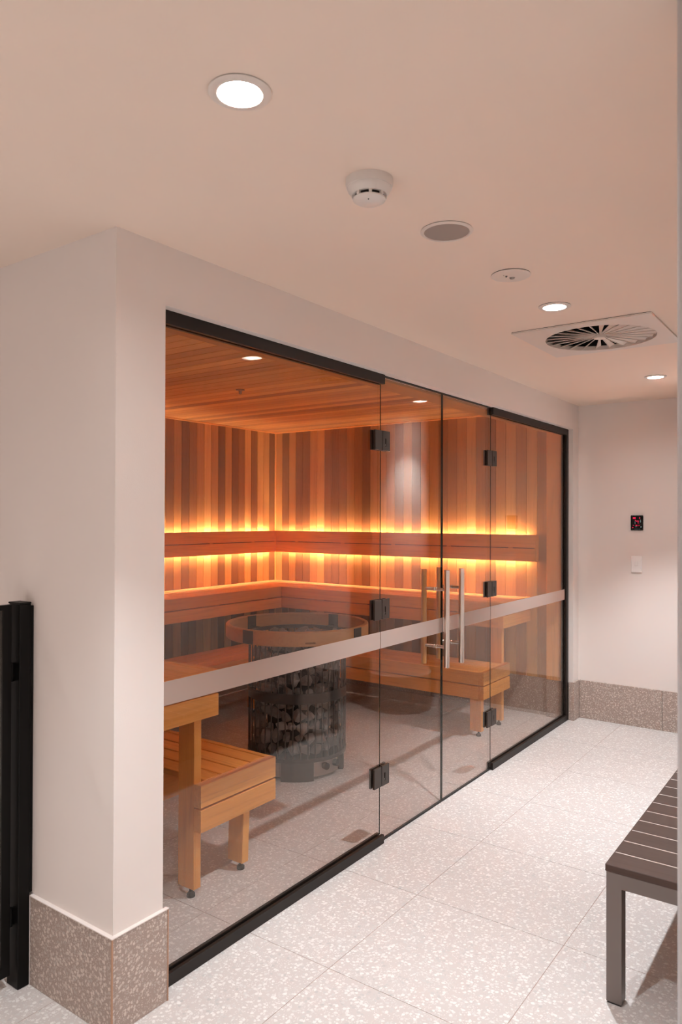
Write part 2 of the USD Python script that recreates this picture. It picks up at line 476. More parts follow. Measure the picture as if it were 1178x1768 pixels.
obj("jamb_lining", board("z", (OX0, 1.912, BH), (OX0 + 0.016, SY0, OZ - 0.014)), "aspen_z_1", w)
c = setting("ceiling_sauna", "sauna ceiling of narrow cedar boards", "ceiling")
obj("backing", bx(SX0 - 0.02, SX1 + 0.02, SY0, SY1 + 0.02, SZ + 0.0155, ZC - 0.001), "cedar_y_3", c)
n = round((SX1 - SX0) / 0.0885)
p = (SX1 - SX0) / n
for i in range(n):
    obj("board", board("y", (SX0 + i * p + 0.0012, SY0, SZ - RB.uniform(0, 0.001)), (SX0 + (i + 1) * p - 0.0012, SY1, SZ + 0.015), 0.0035), f"cedar_y_{RB.choice([0, 0, 2, 2, 4, 4, 5, 1])}", c)
t = setting("trim_2", "thin cedar bead along the sauna ceiling edge and inner corner", "trim")
obj("bead", board("x", (SX0, SY1 - 0.012, SZ - 0.014), (SX1, SY1, SZ - 0.001)), "aspen_x_1", t)
obj("bead", board("y", (SX1 - 0.012, SY0 + 0.02, SZ - 0.014), (SX1, SY1 - 0.012, SZ - 0.001)), "aspen_y_1", t)
obj("bead", board("z", (SX1 - 0.014, SY1 - 0.014, BH), (SX1, SY1, SZ - 0.014)), "aspen_z_0", t)
b = setting("baseboard_sauna", "terrazzo tile skirting round the foot of the sauna walls", "skirting")
obj("tile", cb(OX1 - 0.012, OX1, 1.908, SY0, 0, BH, 0.0012), "base_terrazzo", b)
obj("tile", cb(OX0, OX0 + 0.012, 1.908, SY0, 0, BH, 0.0012), "base_terrazzo", b)
for i in range(5):
    y0 = SY0 + 0.605 * i
    obj("tile", cb(SX1, SX1 + 0.016, y0, min(y0 + 0.602, SY1), 0, BH, 0.0012), "base_terrazzo", b)
for i in range(7):
    x0 = SX0 + 0.605 * i
    obj("tile", cb(x0, min(x0 + 0.602, SX1 - 0.002), SY1, SY1 + 0.016, 0, BH, 0.0012), "base_terrazzo", b)

# ------------------------------------------------------------------ sauna glazing
BZ0, BZ1 = 0.919, 0.998


def pane(parent, x0, x1, z0, z1):
    obj("pane", bx(x0, x1, YG0, YG1, z0, z1), "pane_glass", parent)
    obj("frosted_band", bx(x0 + 0.0005, x1 - 0.0005, YG0 - 0.0006, YG0 - 0.0001, BZ0, BZ1), "frost_film", parent, label="frosted strip across the glass")


def hinge(parent, xc, zc):
    """Glass-to-glass hinge: two leaf plates on each face, meeting on a stepped line over the pin."""
    h, wd = 0.047, 0.064
    hp = obj("hinge", cat(cb(xc - wd, xc - 0.003, YG0 - 0.011, YG0 - 0.0004, zc - h, zc + h, 0.0015),
                          cb(xc - wd, xc - 0.003, YG1 + 0.0004, YG1 + 0.011, zc - h, zc + h, 0.0015)), "bronze_metal", parent)
    leaf = sbox(xc + 0.001, zc - h, xc + wd, zc + h).difference(sbox(xc + 0.022, zc - 0.026, xc + 0.030, zc + 0.012))
    obj("leaf", cat(prism(leaf, "y", YG0 - 0.011, YG0 - 0.0004), prism(leaf, "y", YG1 + 0.0004, YG1 + 0.011)), "bronze_metal", hp)
    obj("pin", cat(cyl((xc - 0.001, YG0 - 0.006, zc - 0.03), (xc - 0.001, YG0 - 0.006, zc + 0.03), 0.004, 12)), "black_metal", hp)
    obj("screw", cyl((xc + 0.026, YG0 - 0.009, zc - 0.019), (xc + 0.026, YG0 - 0.003, zc - 0.019), 0.0045, 12), "steel", hp)


def handle(parent, x):
    hp = obj("handle", rodc((x, 1.815, 0.746), (x, 1.815, 1.262), 0.0145, 0.0015, 28), "steel", parent, label="brushed steel pull bar", smooth=30)
    obj("wooden_bar", rodc((x, 1.953, 0.752), (x, 1.953, 1.262), 0.0145, 0.002, 24), "handle_wood", hp, label="round wooden pull bar on the sauna side", smooth=30)
    for z in (1.158, 0.853):
        obj("standoff", cat(cyl((x, 1.815, z), (x, YG0 - 0.004, z), 0.0085, 18), cyl((x, YG0 - 0.004, z), (x, YG0, z), 0.0105, 18)), "steel", hp, smooth=30)
        obj("standoff", cat(cyl((x, 1.953, z), (x, YG1 + 0.004, z), 0.0085, 18), cyl((x, YG1 + 0.004, z), (x, YG1, z), 0.0105, 18)), "steel", hp, smooth=30)


XD0, XD1, XD2 = 2.935, 3.558, 4.184
g = setting("window_1", "wide fixed glass panel of the sauna in black rails, left of the doors", "glass panel", (2.25, 1.883, 0))
pane(g, OX0 + 0.004, XD0 - 0.002, 0.012, OZ - 0.012)
obj("glass_edge", bx(XD0 - 0.0018, XD0 - 0.0008, YG0, YG0 + 0.004, 0.043, 2.172), "glass_edge", g)
obj("top_rail", cat(cb(OX0, XD0 + 0.012, 1.862, 1.877, 2.173, OZ, 0.001), cb(OX0, XD0 + 0.012, 1.889, 1.904, 2.173, OZ, 0.001), bx(OX0, XD0 + 0.012, 1.877, 1.889, OZ - 0.01, OZ)), "rail_metal", g)
obj("bottom_rail", cat(cb(OX0, XD0 + 0.012, 1.862, 1.877, 0, 0.042, 0.001), cb(OX0, XD0 + 0.012, 1.889, 1.904, 0, 0.042, 0.001), bx(OX0, XD0 + 0.012, 1.877, 1.889, 0, 0.01)), "rail_metal", g)
g = setting("window_2", "narrow fixed glass panel of the sauna in black frame at the far end", "glass panel", (4.9, 1.883, 0))
pane(g, XD2 + 0.002, OX1 - 0.012, 0.012, OZ - 0.012)
obj("glass_edge", bx(XD2 + 0.0008, XD2 + 0.0018, YG0, YG0 + 0.004, 0.043, 2.172), "glass_edge", g)
obj("top_rail", cat(cb(XD2 + 0.002, OX1 - 0.0005, 1.862, 1.877, 2.173, OZ, 0.001), cb(XD2 + 0.002, OX1 - 0.0005, 1.889, 1.904, 2.173, OZ, 0.001), bx(XD2 + 0.002, OX1, 1.877, 1.889, OZ - 0.01, OZ)), "rail_metal", g)
obj("bottom_rail", cat(cb(XD2 + 0.002, OX1 - 0.0005, 1.862, 1.877, 0, 0.042, 0.001), cb(XD2 + 0.002, OX1 - 0.0005, 1.889, 1.904, 0, 0.042, 0.001), bx(XD2 + 0.002, OX1, 1.877, 1.889, 0, 0.01)), "rail_metal", g)
obj("side_channel", cat(cb(OX1 - 0.045, OX1 - 0.0005, 1.862, 1.877, 0.042, 2.173, 0.001), cb(OX1 - 0.045, OX1 - 0.0005, 1.889, 1.904, 0.042, 2.173, 0.001)), "rail_metal", g)
g = setting("door_1", "left leaf of the frameless glass sauna door, hung on the wide panel", "glass door", (3.25, 1.883, 0))
pane(g, XD0 + 0.002, XD1 - 0.003, 0.012, OZ - 0.008)
for z in (1.905, 1.105, 0.317):
    hinge(g, XD0, z)
handle(g, 3.489)
obj("glass_edge", bx(XD1 - 0.003, XD1 - 0.0015, YG0, YG1, 0.012, OZ - 0.008), "glass_edge", g)
obj("bottom_seal", bx(XD0 + 0.014, XD1 - 0.003, YG0 + 0.001, YG1 - 0.001, 0.001, 0.012), "rubber", g)
g = setting("door_2", "right leaf of the frameless glass sauna door, hung on the narrow panel", "glass door", (3.87, 1.883, 0))
pane(g, XD1 + 0.003, XD2 - 0.002, 0.012, OZ - 0.008)
for z in (1.905, 1.105, 0.317):
    hinge(g, XD2, z)
handle(g, 3.661)
obj("glass_edge", bx(XD1 + 0.0015, XD1 + 0.003, YG0, YG1, 0.012, OZ - 0.008), "glass_edge", g)
obj("bottom_seal", bx(XD1 + 0.003, XD2 - 0.0, YG0 + 0.001, YG1 - 0.001, 0.001, 0.012), "rubber", g)
t = setting("trim_3", "dark seal along the head of the glass doors", "trim")
obj("seal", bx(XD0 + 0.0125, XD2 + 0.0015, 1.874, 1.892, OZ - 0.006, OZ), "rubber", t)

# ------------------------------------------------------------------ sauna benches
RW = random.Random(21)


def asp(axis):
    return f"aspen_{axis}_{RW.randrange(3)}"


def foot(parent, x, y):
    obj("foot", cat(cyl((x, y, 0), (x, y, 0.012), 0.017, 18), cyl((x, y, 0.012), (x, y, 0.020), 0.017, 18, 0.009), cyl((x, y, 0.020), (x, y, 0.034), 0.007, 12)), "rubber", parent, smooth=35)


def leg(parent, x0, x1, y0, y1, z1, fx, lean=0.0):
    m = cb(x0, x1, y0, y1, 0.032, z1, 0.002)
    v = m.vertices.copy()
    v[:, 0] += lean * (v[:, 2] - z1) / max(z1, 0.1)
    m = trimesh.Trimesh(v, m.faces, process=False)
    lp = obj("leg", m, asp("z"), parent)
    foot(lp, fx, y0 + 0.025)


def wing(name, label, x0, x1, front, y0, y1, zt, zb, slats, clear=0.0, grp=None):
    """Bench running along Y; front = -1: its fascia faces -x, +1: faces +x. Its end towards the glass is closed by two boards."""
    zm = (zt + zb) / 2
    w_ = thing(name, ((x0 + x1) / 2, y0, 0), label, "bench", grp)
    f0, f1 = (x1 - 0.028, x1) if front > 0 else (x0, x0 + 0.028)
    s0, s1 = (x0 + clear, x1 - 0.029) if front > 0 else (x0 + 0.029, x1 - clear)
    for z0, z1 in ((zm + 0.004, zt), (zb, zm - 0.004)):
        obj("end_board", board("x", (x0, y0, z0), (x1, y0 + 0.040, z1)), asp("x"), w_)
        obj("fascia_board", board("y", (f0, y0 + 0.0405, z0), (f1, y1, z1)), asp("y"), w_)
    n = slats
    p_ = (s1 - s0) / n
    for i in range(n):
        obj("slat", board("y", (s0 + i * p_ + 0.004, y0 + 0.042, zt - 0.027), (s0 + (i + 1) * p_ - 0.004, y1, zt - 0.001)), asp("y"), w_)
    for yy in np.arange(y0 + 0.35, y1 - 0.1, 0.6):
        obj("bearer", bx(s0 + 0.002, s1 - 0.002, yy, yy + 0.045, zb + 0.02, zt - 0.0275), "aspen_x_2", w_)
    return w_


UT, UB, LT, LB = 0.915, 0.727, 0.462, 0.272
YE = 2.17
UF0, UF1, UFB = 2.16, 5.06, 4.295
LF0, LF1, LFB = 2.52, 4.72, 3.86
w_ = wing("sauna_bench", "upper wooden sauna bench at the left with a tall post at its open end", SX0 + 0.002, UF0, 1, YE, SY1 - 0.002, UT, UB, 5, grp="wooden sauna benches")
leg(w_, 2.066, 2.106, 2.212, 2.305, UB, 2.075)
w_ = wing("sauna_bench", "low wooden sauna step bench at the left beside the heater", 2.064, LF0, 1, YE, SY1 - 0.6, LT, LB, 4, 0.060, grp="wooden sauna benches")
leg(w_, 2.358, 2.398, 2.212, 2.300, LB, 2.366, lean=0.012)
leg(w_, 2.358, 2.398, 3.50, 3.59, LB, 2.372)
w_ = wing("sauna_bench", "upper wooden sauna bench along the far end wall with a tall post", UF1, SX1 - 0.002, -1, YE, SY1 - 0.002, UT, UB, 5, grp="wooden sauna benches")
leg(w_, 5.128, 5.168, 2.212, 2.305, UB, 5.135)
w_ = wing("sauna_bench", "low wooden sauna step bench behind the glass doors at the far end", LF1, 5.18, -1, YE, SY1 - 0.6, LT, LB, 4, 0.060, grp="wooden sauna benches")
leg(w_, 4.775, 4.815, 2.212, 2.300, LB, 4.785)
leg(w_, 4.775, 4.815, 3.50, 3.59, LB, 4.785)


def back_run(name, label, xa, xb, y0, y1, zt, zb, slats):
    zm = (zt + zb) / 2
    w_ = thing(name, ((xa + xb) / 2, y0, 0), label, "bench", "wooden sauna benches")
    for z0, z1 in ((zm + 0.004, zt), (zb, zm - 0.004)):
        obj("fascia_board", board("x", (xa, y0, z0), (xb, y0 + 0.028, z1)), asp("x"), w_)
    p_ = (y1 - y0 - 0.029) / slats
    for i in range(slats):
        obj("slat", board("x", (xa, y0 + 0.029 + i * p_ + 0.004, zt - 0.027), (xb, y0 + 0.029 + (i + 1) * p_ - 0.004, zt - 0.001)), asp("x"), w_)
    for xx in np.arange(xa + 0.3, xb - 0.1, 0.6):
        obj("bearer", bx(xx, xx + 0.045, y0 + 0.03, y1 - 0.002, zb + 0.02, zt - 0.0275), "aspen_y_2", w_)
    return w_


back_run("sauna_bench", "upper wooden sauna bench along the back wall under the backrest", UF0 + 0.001, UF1 - 0.001, UFB, SY1 - 0.002, UT, UB, 5)
w_ = back_run("sauna_bench", "low wooden sauna step bench along the back, behind the heater", LF0 + 0.001, LF1 - 0.001, LFB, SY1 - 0.5, LT, LB, 4)
for xx in (2.9, 4.3):
    leg(w_, xx, xx + 0.04, LFB + 0.05, LFB + 0.14, LB, xx + 0.02)

# backrest rails with hidden light strips
for (nm, lb, axis) in (("backrest_rail", "lit wooden backrest of two boards along the sauna back wall", "x"), ("backrest_rail", "lit wooden backrest of two boards along the sauna end wall", "y")):
    r_ = thing(nm, (3.6, SY1, 1.2) if axis == "x" else (SX1, 3.4, 1.2), lb, "backrest", "lit sauna backrests")
    gap, th = 0.044, 0.022
    for z0, z1 in ((1.306, 1.407), (1.198, 1.299)):
        if axis == "x":
            obj("board", board("x", (SX0 + 0.001, SY1 - gap - th, z0), (SX1 - gap - th - 0.001, SY1 - gap, z1)), "aspen_x_0", r_)
        else:
            obj("board", board("y", (SX1 - gap - th, 2.105, z0), (SX1 - gap, SY1 - gap - th + 0.0, z1)), "aspen_y_0", r_)
    obj("leak_blocker", bx(SX0 + 0.003, SX1 - gap - 0.02, SY1 - gap + 0.0002, SY1 - gap + 0.012, 1.265, 1.34) if axis == "x" else bx(SX1 - gap + 0.0002, SX1 - gap + 0.012, 2.12, SY1 - gap - 0.02, 1.265, 1.34), "cedar_z_3", r_)  # dark board added to stop strip light leaking through the board gap
    for q in ((np.arange(1.9, 5.4, 0.55)) if axis == "x" else np.arange(2.3, 4.7, 0.55)):
        obj("spacer", bx(q, q + 0.04, SY1 - gap, SY1 + 0.001, 1.246, 1.362) if axis == "x" else bx(SX1 - gap, SX1 + 0.001, q, q + 0.04, 1.246, 1.362), "aspen_z_2", r_)
    if axis == "y":
        obj("added_end_cap", board("z", (SX1 - gap - 0.0005, 2.105, 1.198), (SX1 + 0.001, 2.125, 1.407)), "aspen_z_0", r_)  # cap added to keep strip light from spilling out at the end
    for zs, up in ((1.380, 1), (1.225, -1)):  # battens added so each strip shines only outward
        zb = sorted((zs, zs - up * 0.016))
        zl = sorted((zs + up * 0.0001, zs + up * 0.0021))
        if axis == "x":
            obj("blocking_batten", bx(SX0 + 0.005, SX1 - gap - 0.02, SY1 - gap + 0.0003, SY1 - 0.006, *zb), "cedar_x_3", r_)
            obj("led_strip", bx(SX0 + 0.02, SX1 - gap - 0.03, SY1 - gap + 0.004, SY1 - gap + 0.016, *zl), "led_glow", r_, label="warm glowing light strip hidden behind the boards")
        else:
            obj("blocking_batten", bx(SX1 - gap + 0.0003, SX1 - 0.006, 2.126, SY1 - gap - 0.02, *zb), "cedar_y_3", r_)
            obj("led_strip", bx(SX1 - gap + 0.004, SX1 - gap + 0.016, 2.18, SY1 - gap - 0.03, *zl), "led_glow", r_, label="warm glowing light strip hidden behind the boards")

# ------------------------------------------------------------------ heater
HX, HY, HR = 3.547, 2.880, 0.298
h = thing("sauna_heater", (HX, HY, 0), "round pillar sauna heater in a steel rod cage with a wooden guard ring", "sauna heater")
obj("core", cyl((HX, HY, 0.12), (HX, HY, 0.74), 0.185, 40), "dark_void", h)
for k in range(42):
    a = 2 * math.pi * k / 42
    obj("rod", cyl((HX + HR * math.cos(a), HY + HR * math.sin(a), 0.132), (HX + HR * math.cos(a), HY + HR * math.sin(a), 0.828), 0.0042, 8), "heater_steel", h, smooth=40)
obj("cage_band", ringz(HX, HY, HR - 0.004, HR + 0.0055, 0.452, 0.512, 72), "heater_band", h, smooth=40)
obj("cage_band", ringz(HX, HY, HR - 0.006, HR + 0.006, 0.808, 0.832, 72), "heater_steel", h, smooth=40)
obj("cage_floor", cyl((HX, HY, 0.112), (HX, HY, 0.135), HR + 0.006, 72), "heater_band", h, smooth=40)
va = math.atan2(-HY, -HX)             # towards the viewer's side of the room
obj("base", cyl((HX, HY, 0.0), (HX, HY, 0.112), 0.22, 48), "heater_band", h, smooth=40)
obj("base_panel", arc_block(HX, HY, 0.262, 0.292, va - 0.33, va + 0.34, 0.0, 0.112, 10), "heater_steel", h)
obj("base_panel", arc_block(HX, HY, 0.25, 0.280, va + 0.36, va + 1.05, 0.02, 0.112, 10), "heater_panel", h)
obj("base_panel", arc_block(HX, HY, 0.25, 0.280, va - 0.72, va - 0.35, 0.02, 0.112, 6), "heater_panel", h)
obj("base_panel", arc_block(HX, HY, 0.262, 0.292, va + 1.3, va + 2 * math.pi - 1.0, 0.0, 0.112, 30), "heater_steel", h)
for da in (0.62, 0.92):
    a = va + da
    obj("control_knob", cyl((HX + 0.279 * math.cos(a), HY + 0.279 * math.sin(a), 0.075), (HX + 0.305 * math.cos(a), HY + 0.305 * math.sin(a), 0.075), 0.020, 20), "black_metal", h)
RG0, RG1, RZ0, RZ1 = 0.412, 0.440, 0.810, 0.894
ring = obj("guard_ring", ringz(HX, HY, RG0, RG1, RZ0, RZ1, 96, 0.006), "ring_wood", h, smooth=25, label="pale wooden guard ring")
ba = [va + d for d in (-0.70, 0.93, 2.52, 3.96)]
for a in ba:
    obj("bracket", arc_block(HX, HY, RG1 - 0.0005, RG1 + 0.004, a - 0.088, a + 0.088, RZ0 + 0.004, RZ1 - 0.004, 4), "heater_band", ring)
    obj("bracket", arc_block(HX, HY, RG0 - 0.004, RG0 + 0.0005, a - 0.088, a + 0.088, RZ0 - 0.002, RZ1 - 0.002, 4), "heater_band", ring)
    p0 = np.array([HX + (HR + 0.004) * math.cos(a), HY + (HR + 0.004) * math.sin(a), 0.822])
    p1 = np.array([HX + RG0 * math.cos(a), HY + RG0 * math.sin(a), 0.822])
    obj("bracket_arm", cyl(p0, p1, 0.006, 10), "heater_band", ring)
a = va - 0.12
obj("maker_plate", arc_block(HX, HY, RG1 - 0.0004, RG1 + 0.0008, va + 0.10, va + 0.235, 0.826, 0.836, 4), "cedar_x_3", ring)

# stones packed behind the rods and heaped on top
RS = np.random.default_rng(3)
stage.DefinePrim("/World/Looks/stone_shapes", "Scope")
protos, rocks = [], []
for k in range(9):
    d = RS.normal(size=(15, 3))
    d /= np.linalg.norm(d, axis=1, keepdims=True)
    hull = trimesh.convex.convex_hull(d * RS.uniform(0.82, 1.1, (15, 1)) * np.array([1.0, 0.85, 0.72]))
    cp = f"/World/Looks/stone_shapes/stone_shape_{k}"
    c_ = stage.CreateClassPrim(cp)
    c_.SetTypeName("Xform")
    usdkit.mesh(stage, cp + "/rock", hull, MAT[f"stone_{k % 3}"])
    protos.append(cp)
    rocks.append(hull)


def turned(q):
    w, x, y, z = q
    return np.array([[1 - 2 * (y * y + z * z), 2 * (x * y - z * w), 2 * (x * z + y * w)], [2 * (x * y + z * w), 1 - 2 * (x * x + z * z), 2 * (y * z - x * w)], [2 * (x * z - y * w), 2 * (y * z + x * w), 1 - 2 * (x * x + y * y)]])


def apart(a, b):
    """Whether two broken stones (vertices, face normals) keep clear of each other."""
    d = b[0].mean(0) - a[0].mean(0)
    ax = np.vstack([d[None] / np.linalg.norm(d), a[1], b[1]])
    pa, pb = a[0] @ ax.T, b[0] @ ax.T
    return bool(((pa.max(0) < pb.min(0)) | (pb.max(0) < pa.min(0))).any())


spots, z, row = [], 0.170, 0
while z < 0.74:
    for i in range(22):
        a = 2 * math.pi * (i + 0.5 * (row % 2)) / 22 + RS.uniform(-0.04, 0.04)
        if math.cos(a - va) > -0.35:
            spots.append((HX + 0.241 * math.cos(a), HY + 0.241 * math.sin(a), z + RS.uniform(-0.010, 0.010), 0.058, True))
    z += 0.068
    row += 1
for rr, n in ((0.0, 1), (0.095, 6), (0.175, 11), (0.245, 16)):
    for i in range(n):
        a = 2 * math.pi * i / n + rr * 7
        spots.append((HX + rr * math.cos(a), HY + rr * math.sin(a), 0.786 + RS.uniform(-0.006, 0.008), 0.060, False))
placed = []
for x, y, z, s, caged in spots:
    k = int(RS.integers(len(protos)))
    q = RS.normal(size=4)
    q /= np.linalg.norm(q)
    M_ = turned(q)
    c = np.array([x, y, z])
    near = [p_ for p_ in placed if np.linalg.norm(p_[2] - c) < 0.15]
    while s > 0.016:
        v_ = rocks[k].vertices @ M_.T * s + c
        rad = np.hypot(v_[:, 0] - HX, v_[:, 1] - HY)
        me = (v_, rocks[k].face_normals @ M_.T, c)
        if rad.max() < HR - 0.007 and (v_[:, 2].min() > 0.745 or (rad.min() > 0.187)) and v_[:, 2].min() > 0.136 and all(apart(me, p_) for p_ in near):
            break
        s *= 0.95
    else:
        continue
    placed.append(me)
    path = fresh("/World", "sauna_stone")
    xf = UsdGeom.Xform.Define(stage, path)
    xf.AddTranslateOp().Set(Gf.Vec3d(*map(float, c)))
    xf.AddOrientOp().Set(Gf.Quatf(*map(float, q)))
    xf.AddScaleOp().Set(Gf.Vec3f(float(s)))
    pr = xf.GetPrim()
    pr.GetReferences().AddInternalReference(protos[k])
    pr.SetInstanceable(True)
    if not caged:
        mark(path, "grey stone heaped on top of the sauna heater inside the wooden ring", "stone", "stones on top of the heater")
    elif z > 0.53:
        mark(path, "grey broken stone behind the rods of the heater, above its steel band", "stone", "stones in the heater above the band")
    elif z > 0.44:
        mark(path, "grey broken stone just behind the steel band round the heater", "stone", "stones behind the heater band")
    else:
        mark(path, "grey broken stone behind the rods of the heater, below its steel band", "stone", "stones in the heater below the band")

# ------------------------------------------------------------------ hall ceiling fittings
def downlight(x, y, label, strength, grp, name="downlight", z=ZC, r=0.065, ri=0.0435, glow="lens_glow", half=41.5):
    d = thing(name, (x, y, z), label, "ceiling light", grp)
    obj("trim_ring", lathe([(ri, z + 0.012), (ri, z - 0.003), (ri + 0.003, z - 0.006), (r - 0.006, z - 0.005), (r, z - 0.0025), (r, z - 0.0014), (ri, z - 0.0014)], (x, y), 56), "white_metal", d, smooth=35)
    obj("painted_gap_shade", ringz(x, y, ri + 0.004, r - 0.001, z - 0.0015, z, 56), "dark_void", d)  # solid dark ring paints the shadow between trim and ceiling
    obj("reflector", lathe([(ri, z + 0.010), (ri - 0.004, z + 0.006), (ri - 0.0065, z + 0.014)], (x, y), 48), "white_plastic", d, smooth=35)
    obj("can", lathe([(ri, z + 0.012), (ri, z + 0.10), (0.0001, z + 0.10)], (x, y), 32), "white_metal", d)
    obj("lens", cyl((x, y, z + 0.013), (x, y, z + 0.016), ri - 0.005, 40), glow, d, label="glowing round lens")
    if strength:
        SPOTS.append((d, strength, half))
    return d


names = ["nearest large round downlight in the hall ceiling, above the white corner", "round downlight between the emergency fitting and the square air diffuser", "round downlight beyond the square air diffuser, near the end wall"]
for (x, y), lb, share in zip(LAMPS, names, (0.74, 1.0, 1.1)):
    downlight(x, y, lb, HALL_SPOT * share, "hall downlights")
for (x, y), lb in zip(FILL_LAMPS, ["added unseen downlight carrying the hall row on behind the viewer", "added unseen fill downlight behind the viewer to the right", "added unseen fill downlight right of the viewer beyond the door frame", "added unseen fill downlight left of the viewer beyond the gate", "added unseen fill downlight at the far left end of the room", "added unseen fill downlight deep behind the viewer in line with the hall row", "added unseen fill downlight deep behind the viewer to the left"]):
    downlight(x, y, lb, FILL_SPOT, "hall downlights")

x, y = 1.572, 1.043
d = thing("smoke_detector", (x, y, ZC), "white domed smoke detector with dark vent slots under the ceiling", "smoke detector")
obj("base", lathe([(0.0001, ZC), (0.061, ZC), (0.0615, ZC - 0.010), (0.0585, ZC - 0.0215), (0.0001, ZC - 0.0215)], (x, y), 64), "white_plastic", d, smooth=30)
obj("body", lathe([(0.0001, ZC - 0.0216), (0.0565, ZC - 0.0216), (0.0545, ZC - 0.030), (0.0455, ZC - 0.0405), (0.0001, ZC - 0.0405)], (x, y), 64), "white_plastic", d, smooth=30)
obj("vent", lathe([(0.0001, ZC - 0.0405), (0.0375, ZC - 0.0405), (0.0365, ZC - 0.049), (0.0001, ZC - 0.049)], (x, y), 48), "dark_void", d, label="dark vent slots")
for k in range(8):
    a = math.atan2(-y, -x) + 0.06 + k * math.pi / 4
    obj("rib", arc_block(x, y, 0.034, 0.0445, a - 0.085, a + 0.085, ZC - 0.0492, ZC - 0.0403, 3), "white_plastic", d)
obj("cap", lathe([(0.0001, ZC - 0.049), (0.0425, ZC - 0.049), (0.0420, ZC - 0.0525), (0.034, ZC - 0.0575), (0.02, ZC - 0.060), (0.0001, ZC - 0.0605)], (x, y), 56), "white_plastic", d, smooth=30)
obj("indicator", cyl((x - 0.022, y - 0.012, ZC - 0.0605), (x - 0.022, y - 0.012, ZC - 0.0585), 0.0016, 10), "dark_void", d)

x, y = 1.988, 1.037
d = thing("ceiling_speaker", (x, y, ZC), "round ceiling loudspeaker with grey mesh grille and white rim", "speaker")
obj("rim", lathe([(0.068, ZC - 0.004), (0.070, ZC - 0.0065), (0.076, ZC - 0.0055), (0.0795, ZC - 0.0025), (0.0795, ZC - 0.0014), (0.068, ZC - 0.0014)], (x, y), 64), "white_metal", d, smooth=35)
obj("painted_gap_shade", ringz(x, y, 0.06, 0.0785, ZC - 0.0015, ZC, 56), "dark_void", d)  # shade above the rim put in as a dark ring
obj("grille", lathe([(0.0001, ZC - 0.0055), (0.05, ZC - 0.005), (0.069, ZC - 0.0035), (0.069, ZC - 0.0005), (0.0001, ZC - 0.0005)], (x, y), 64), "speaker_mesh", d, smooth=40)

x, y = 2.480, 1.037
d = thing("emergency_light", (x, y, ZC), "flat round emergency light with a small clear lens in the ceiling", "emergency light")
obj("painted_gap_shade", cyl((x, y, ZC - 0.0025), (x, y, ZC), 0.0685, 56), "dark_void", d)  # dark disc stands in for the shadow line round the plate
obj("plate", lathe([(0.0001, ZC - 0.0075), (0.060, ZC - 0.007), (0.068, ZC - 0.005), (0.070, ZC - 0.0035), (0.070, ZC - 0.0024), (0.0001, ZC - 0.0024)], (x, y), 64), "white_metal", d, smooth=35)
obj("lens", lathe([(0.0001, ZC - 0.0125), (0.007, ZC - 0.0115), (0.0115, ZC - 0.0065)], (x + 0.012, y), 24), "heater_panel", d, smooth=40)
obj("test_button", cyl((x - 0.016, y + 0.010, ZC - 0.0085), (x - 0.016, y + 0.010, ZC - 0.006), 0.004, 14), "heater_band", d)
obj("indicator", cat(cyl((x - 0.004, y + 0.016, ZC - 0.0082), (x - 0.004, y + 0.016, ZC - 0.006), 0.0025, 10), cyl((x - 0.026, y + 0.016, ZC - 0.008), (x - 0.026, y + 0.016, ZC - 0.006), 0.002, 10)), "heater_band", d)

d = thing("air_diffuser", (VC[0], VC[1], ZC), "square white swirl air diffuser with radial blades in the ceiling", "air diffuser")
plate = sbox(VX0, VY0, VX1, VY1).difference(Point(VC).buffer(0.252, 40))
obj("plate", prism(plate, "z", ZC - 0.009, ZC - 0.0018), "white_metal", d)
obj("painted_gap_shade", prism(sbox(VX0 + 0.001, VY0 + 0.001, VX1 - 0.001, VY1 - 0.001).difference(Point(VC).buffer(0.27, 32)), "z", ZC - 0.0019, ZC - 0.0003), "dark_void", d)  # dark sheet paints the shade above the plate edges
obj("plenum", cat(lathe([(0.2535, ZC - 0.002), (0.2535, ZC + 0.22), (0.0001, ZC + 0.22)], VC, 56)), "dark_void", d)
obj("throat", lathe([(0.2525, ZC - 0.0075), (0.2525, ZC + 0.012)], VC, 64), "white_metal", d)
obj("hub", lathe([(0.0001, ZC - 0.012), (0.026, ZC - 0.010), (0.030, ZC - 0.004), (0.030, ZC + 0.012), (0.0001, ZC + 0.012)], VC, 32), "white_metal", d, smooth=35)
NB = 24
for k in range(NB):
    a = 2 * math.pi * k / NB + 0.05
    u, vv = np.array([math.cos(a), math.sin(a), 0]), np.array([-math.sin(a), math.cos(a), 0])
    P = []
    for rr, hw in ((0.026, 0.003), (0.2515, 0.0125)):
        for s in (-1, 1):
            for t_ in (0, 0.0022):
                # low edge leads, high edge trails: a blade pitched about its own spoke
                P.append(np.array([VC[0], VC[1], ZC + 0.006]) + u * rr + vv * (s * hw) + np.array([0, 0, -s * hw * 0.55 + t_]))
    b_ = trimesh.convex.convex_hull(np.array(P))
    lip = trimesh.convex.convex_hull(np.array([np.array([VC[0], VC[1], ZC + 0.006]) + u * rr + vv * (hw - e) + np.array([0, 0, -hw * 0.55 + t_]) for rr, hw in ((0.026, 0.003), (0.2515, 0.0125)) for e in (0.0, 0.0022) for t_ in (-0.0025, 0.001)]))
    obj("blade", cat(b_, lip), "white_metal", d)

# sauna ceiling fitting (the two bright spots seen there are the hall's downlights mirrored in the glass)
x, y = 3.57, 3.396
d = thing("ceiling_sensor", (x, y, SZ), "small metal heat sensor on the cedar ceiling of the sauna", "sensor")
obj("plate", cyl((x, y, SZ - 0.006), (x, y, SZ - 0.0015), 0.030, 28), "sprinkler_metal", d, smooth=35)
obj("bulb", cyl((x, y, SZ - 0.030), (x, y, SZ - 0.006), 0.009, 16, 0.012), "steel", d, smooth=35)

